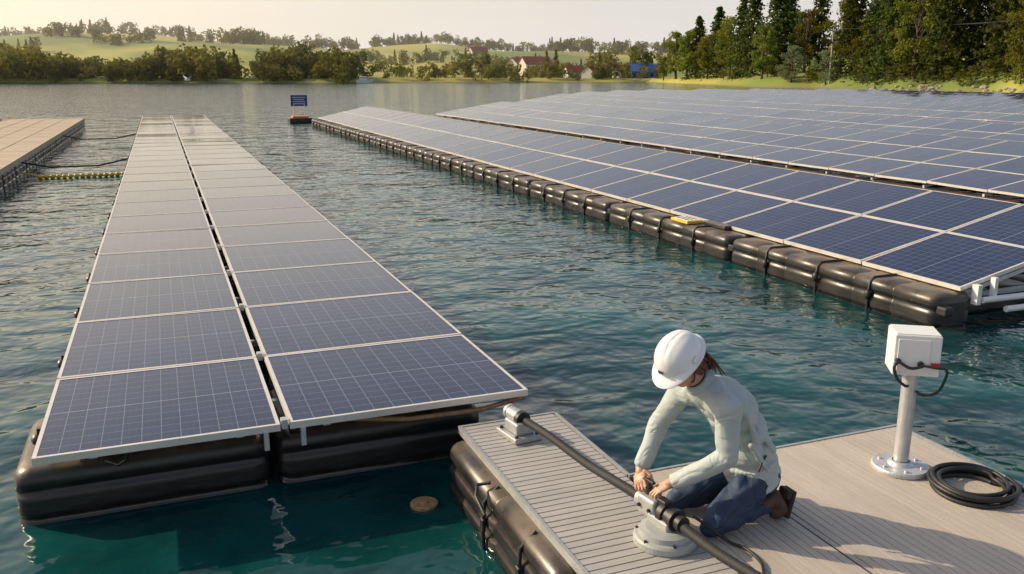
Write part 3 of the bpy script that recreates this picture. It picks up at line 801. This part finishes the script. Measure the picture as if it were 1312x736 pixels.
# diagonal drag folds across the back and side
for (p,q,r0) in ((V((2.57,3.335,1.06)),V((2.66,3.325,.86)),.020),(V((2.62,3.36,1.03)),V((2.76,3.35,.84)),.018),(V((2.60,3.325,.90)),V((2.72,3.33,.74)),.018),(V((2.50,3.345,.98)),V((2.60,3.335,.82)),.017)):
    mb.caps_(p,q,r0,r0*.6,10)
organic(mb,'jacket',M['jacket'],.0072,3,.022,.12)
mb=MB(); nd=(hd-neck).normalized(); nb=nd.cross(V((0,1,0))).normalized(); ns=nb.cross(nd)
for off,r1,m_ in((.0,.066,0),(.018,.064,0),(.032,.060,0)):
    mb.tube([neck+nd*off+nb*(r1*math.cos(t))+ns*(r1*1.05*math.sin(t)) for t in np.linspace(0,2*math.pi,25)],.014,8,m_,False)
mb.tube([neck+nd*.03+nb*(.05*math.cos(t))+ns*(.052*math.sin(t)) for t in np.linspace(0,2*math.pi,25)],.016,8,1,False)
mb.build('collar',[M['jacket'],M['black']],wk)
mb=MB()
mb.tube([V((2.70,3.330,.83)),V((2.665,3.318,.80)),V((2.65,3.318,.755))],.006,6,0)
mb.build('jacket_pocket_zip',[M['black']],wk)
mb=MB()
mb.ell(hip+V((.02,0,-.055)),(.140,.168,.12),0,None,24,14)
KL=V((2.425,3.36,.485)); KR=V((2.41,3.665,.485)); AL=V((2.765,3.40,.505)); AR=V((2.765,3.64,.505))
for s_,K,Am in((-1,KL,AL),(1,KR,AR)):
    hj=hip+V((-.02,s_*.09,-.05)); mb.caps_(hj,K+V((.03,0,.03)),.098,.072); mb.ell(K,(.068,.066,.064)); mb.caps_(K+V((.02,0,0)),K.lerp(Am,.4)+V((0,0,.012)),.062,.066); mb.caps_(K.lerp(Am,.4)+V((0,0,.012)),Am,.066,.048)
organic(mb,'trousers',M['trousers'],.0085,4,.024,.07)
for s_,Am in((-1,AL),(1,AR)):
    mb=MB(); mb.caps_(Am+V((-.03,0,0)),Am+V((.05,0,.03)),.048,.045)
    mb.caps_(Am+V((.06,0,.04)),Am+V((.10,s_*.01,-.03)),.044,.044); mb.caps_(Am+V((.10,s_*.01,-.03)),Am+V((.065,s_*.015,-.042)),.044,.036)
    organic(mb,'boot',M['boot'],.006,4)
    mb=MB(); Rs=Matrix.Rotation(math.radians(14),3,'Y')
    mb.box(Am+V((.140,s_*.01,.0)),(.024,.088,.155),0,Rs,.010); mb.box(Am+V((.125,s_*.01,.058)),(.034,.078,.05),0,Rs,.008)
    mb.build('boot_sole',[M['sole']],wk)
f=V((-.70,-.20,-.62)).normalized(); sd_=f.cross(V((0,0,1))).normalized(); up=sd_.cross(f).normalized()
RH=Matrix((f,sd_,up)).transposed()
H=lambda x,y,z: hd+RH@V((x,y,z))
mb=MB()
mb.ell(H(-.012,0,.025),(.095,.074,.092),0,RH,28,18); mb.ell(H(.022,0,-.035),(.068,.060,.075),0,RH,24,14)
mb.ell(H(.045,0,-.082),(.036,.034,.024),0,RH); mb.ell(H(.062,0,-.058),(.028,.026,.018),0,RH)
for s_ in(-1,1): mb.ell(H(.050,s_*.032,-.030),(.028,.024,.022),0,RH); mb.ell(H(.07,s_*.025,.022),(.02,.03,.010),0,RH); mb.ell(H(-.01,s_*.077,-.005),(.018,.008,.030),0,RH)
mb.caps_(H(.082,0,.010),H(.104,0,-.022),.009,.0125); mb.ell(H(.093,.010,-.026),(.010,.008,.008),0,RH); mb.ell(H(.093,-.010,-.026),(.010,.008,.008),0,RH)
mb.caps_(H(-.03,0,-.04),neck+V((0,0,-.02)),.054,.055)
organic(mb,'head',M['skin'],.0042,3)
mb=MB()
for s_ in(-1,1):
    mb.ell(H(.074,s_*.030,.002),(.013,.014,.011),0,RH,14,8); mb.ell(H(.085,s_*.030,-.001),(.004,.006,.006),1,RH,10,6)
    mb.tube([H(.080,s_*.014,.019),H(.084,s_*.030,.024),H(.072,s_*.047,.018)],[.003,.0038,.002],6,2)
    mb.tube([H(.083,s_*.018,.006),H(.088,s_*.030,.009),H(.078,s_*.043,.004)],.0022,6,2)
mb.ell(H(.086,0,-.053),(.008,.021,.005),3,RH,14,8); mb.ell(H(.084,0,-.061),(.008,.018,.006),3,RH,14,8)
mb.build('face_features',[M['eye_white'],M['dark_eye'],M['hair'],M['lips']],wk)
mb=MB(); r=random.Random(2)
mb.ell(H(-.035,0,.0),(.080,.082,.085),0,RH,24,14)
for s_ in(-1,1):
    for k in range(26):
        x=-.06+.085*r.random(); mb.tube([H(x,s_*.078,.04),H(x-.01,s_*(.084+r.random()*.006),.0),H(x-.025,s_*(.080+r.random()*.01),-.035-.03*r.random()),H(x-.045,s_*(.06+r.random()*.02),-.06-.03*r.random())],[.007,.007,.005,.0015],6)
for k in range(110):
    y=r.gauss(0,.034); z=r.gauss(0,.018); c=r.gauss(0,.016); L_=r.uniform(.5,1.1)
    p0=H(-.085,y*.6,-.02+z); 
    mb.tube(smooth_pts([p0,p0+V((.04*L_,y*.3+c*.3,.008)),p0+V((.07*L_,y*.6+c,-.025+c*.5)),p0+V((.075*L_,y+c*1.5,-.075*L_))],3),[.006]*6+[.004]*3+[.001],5,0,False)
mb.build('hair',[M['hair']],wk)
mb=MB(); hc=(-.012,0,.052); n=48; m_=14; vs=[];fs=[]
for i in range(m_+1):
    t=(math.pi/2)*i/m_
    for k in range(n):
        a=2*math.pi*k/n; x=.134*math.cos(t)**.85*math.cos(a) if i<m_ else 0; y=.112*math.cos(t)**.85*math.sin(a) if i<m_ else 0; z=.112*math.sin(t)
        rid=0
        for y0 in(-.032,0,.032): rid=max(rid,math.exp(-((y-y0)/.007)**2))
        z+=.006*rid*max(0,math.sin(t)-.45)*1.8
        vs.append(H(hc[0]+x,hc[1]+y,hc[2]+z))
for i in range(m_):
    for k in range(n): fs.append((i*n+k,i*n+(k+1)%n,(i+1)*n+(k+1)%n,(i+1)*n+k))
mb.add(vs,fs,0,True)
vs=[];prof=[(1.0,.004),(1.06,-.004),(1.13,-.010),(1.135,-.014),(1.06,-.010),(.97,-.004),(.95,.03)]
for q,z in prof:
    for k in range(n):
        a=2*math.pi*k/n; pk=max(0,math.cos(a))**2.2
        e_=1+(q-1)*(1+1.9*pk) if q>1 else q
        vs.append(H(hc[0]+.134*e_*math.cos(a),.112*e_*math.sin(a),hc[2]+z-(.014*pk if q>1.05 else 0)))
fs=[(i*n+k,i*n+(k+1)%n,(i+1)*n+(k+1)%n,(i+1)*n+k) for i in range(len(prof)-1) for k in range(n)]
mb.add(vs,fs,0,True)
mb.box(H(-.012,-.118,.066),(.035,.008,.022),0,RH,.003); mb.box(H(-.012,.118,.066),(.035,.008,.022),0,RH,.003)
mb.box(H(.122,0,.088),(.004,.028,.016),1,RH@Matrix.Rotation(math.radians(-18),3,'Y'))
mb.build('hard_hat',[M['helmet'],M['blue']],wk)
mb=MB()
for s_ in(-1,1): mb.tube(smooth_pts([H(.0,s_*.088,.05),H(.01,s_*.080,-.02),H(.03,s_*.055,-.08),H(.04,0,-.112)]),.0035,6,0)
mb.build('chin_strap',[M['black']],wk)
def hand(name,W_,fw,dorsal,side,target_curl):
    x=fw.normalized(); z=(dorsal-x*dorsal.dot(x)).normalized(); y=z.cross(x)*side
    P=lambda a,b,c: W_+x*a+y*b+z*c
    mb=MB(); R=Matrix((x,y,z)).transposed()
    mb.caps_(P(-.03,0,0),P(.02,0,0),.026,.026)
    mb.ell(P(.045,.0,0),(.048,.039,.017),0,R); mb.ell(P(.065,.0,.001),(.030,.041,.015),0,R)
    for i,(b0,l,r0) in enumerate(((.030,.072,.0092),(.0105,.080,.0095),(-.0095,.074,.009),(-.028,.058,.0082))):
        c=target_curl+.1*i; p=P(.085-.004*abs(i-1),b0,0); an=.25; 
        for sgl,k in((.45,0),(.30,1),(.25,2)):
            q=p+(x*math.cos(an)-z*math.sin(an))*(l*sgl)+y*(.003*(1.5-i)); mb.caps_(p,q,r0*(1-.06*k),r0*(1-.06*(k+1)),10); p=q; an+=c
    p=P(.022,.028,-.004); q=P(.048,.050,-.020); r2=P(.070,.048,-.040); r3=P(.084,.036,-.052)
    mb.caps_(p,q,.014,.0115,10); mb.caps_(q,r2,.0112,.0098,10); mb.caps_(r2,r3,.0095,.0082,10)
    organic(mb,name,M['skin'],.0028,2)
hand('left_hand',WL+(WL-EL_).normalized()*.03,V((-.62,.30,-.42)),V((-.35,.05,.85)),-1,.75)
hand('right_hand',WR+(WR-ER).normalized()*.03,V((-.32,-.55,-.50)),V((-.45,.25,.75)),1,.75)
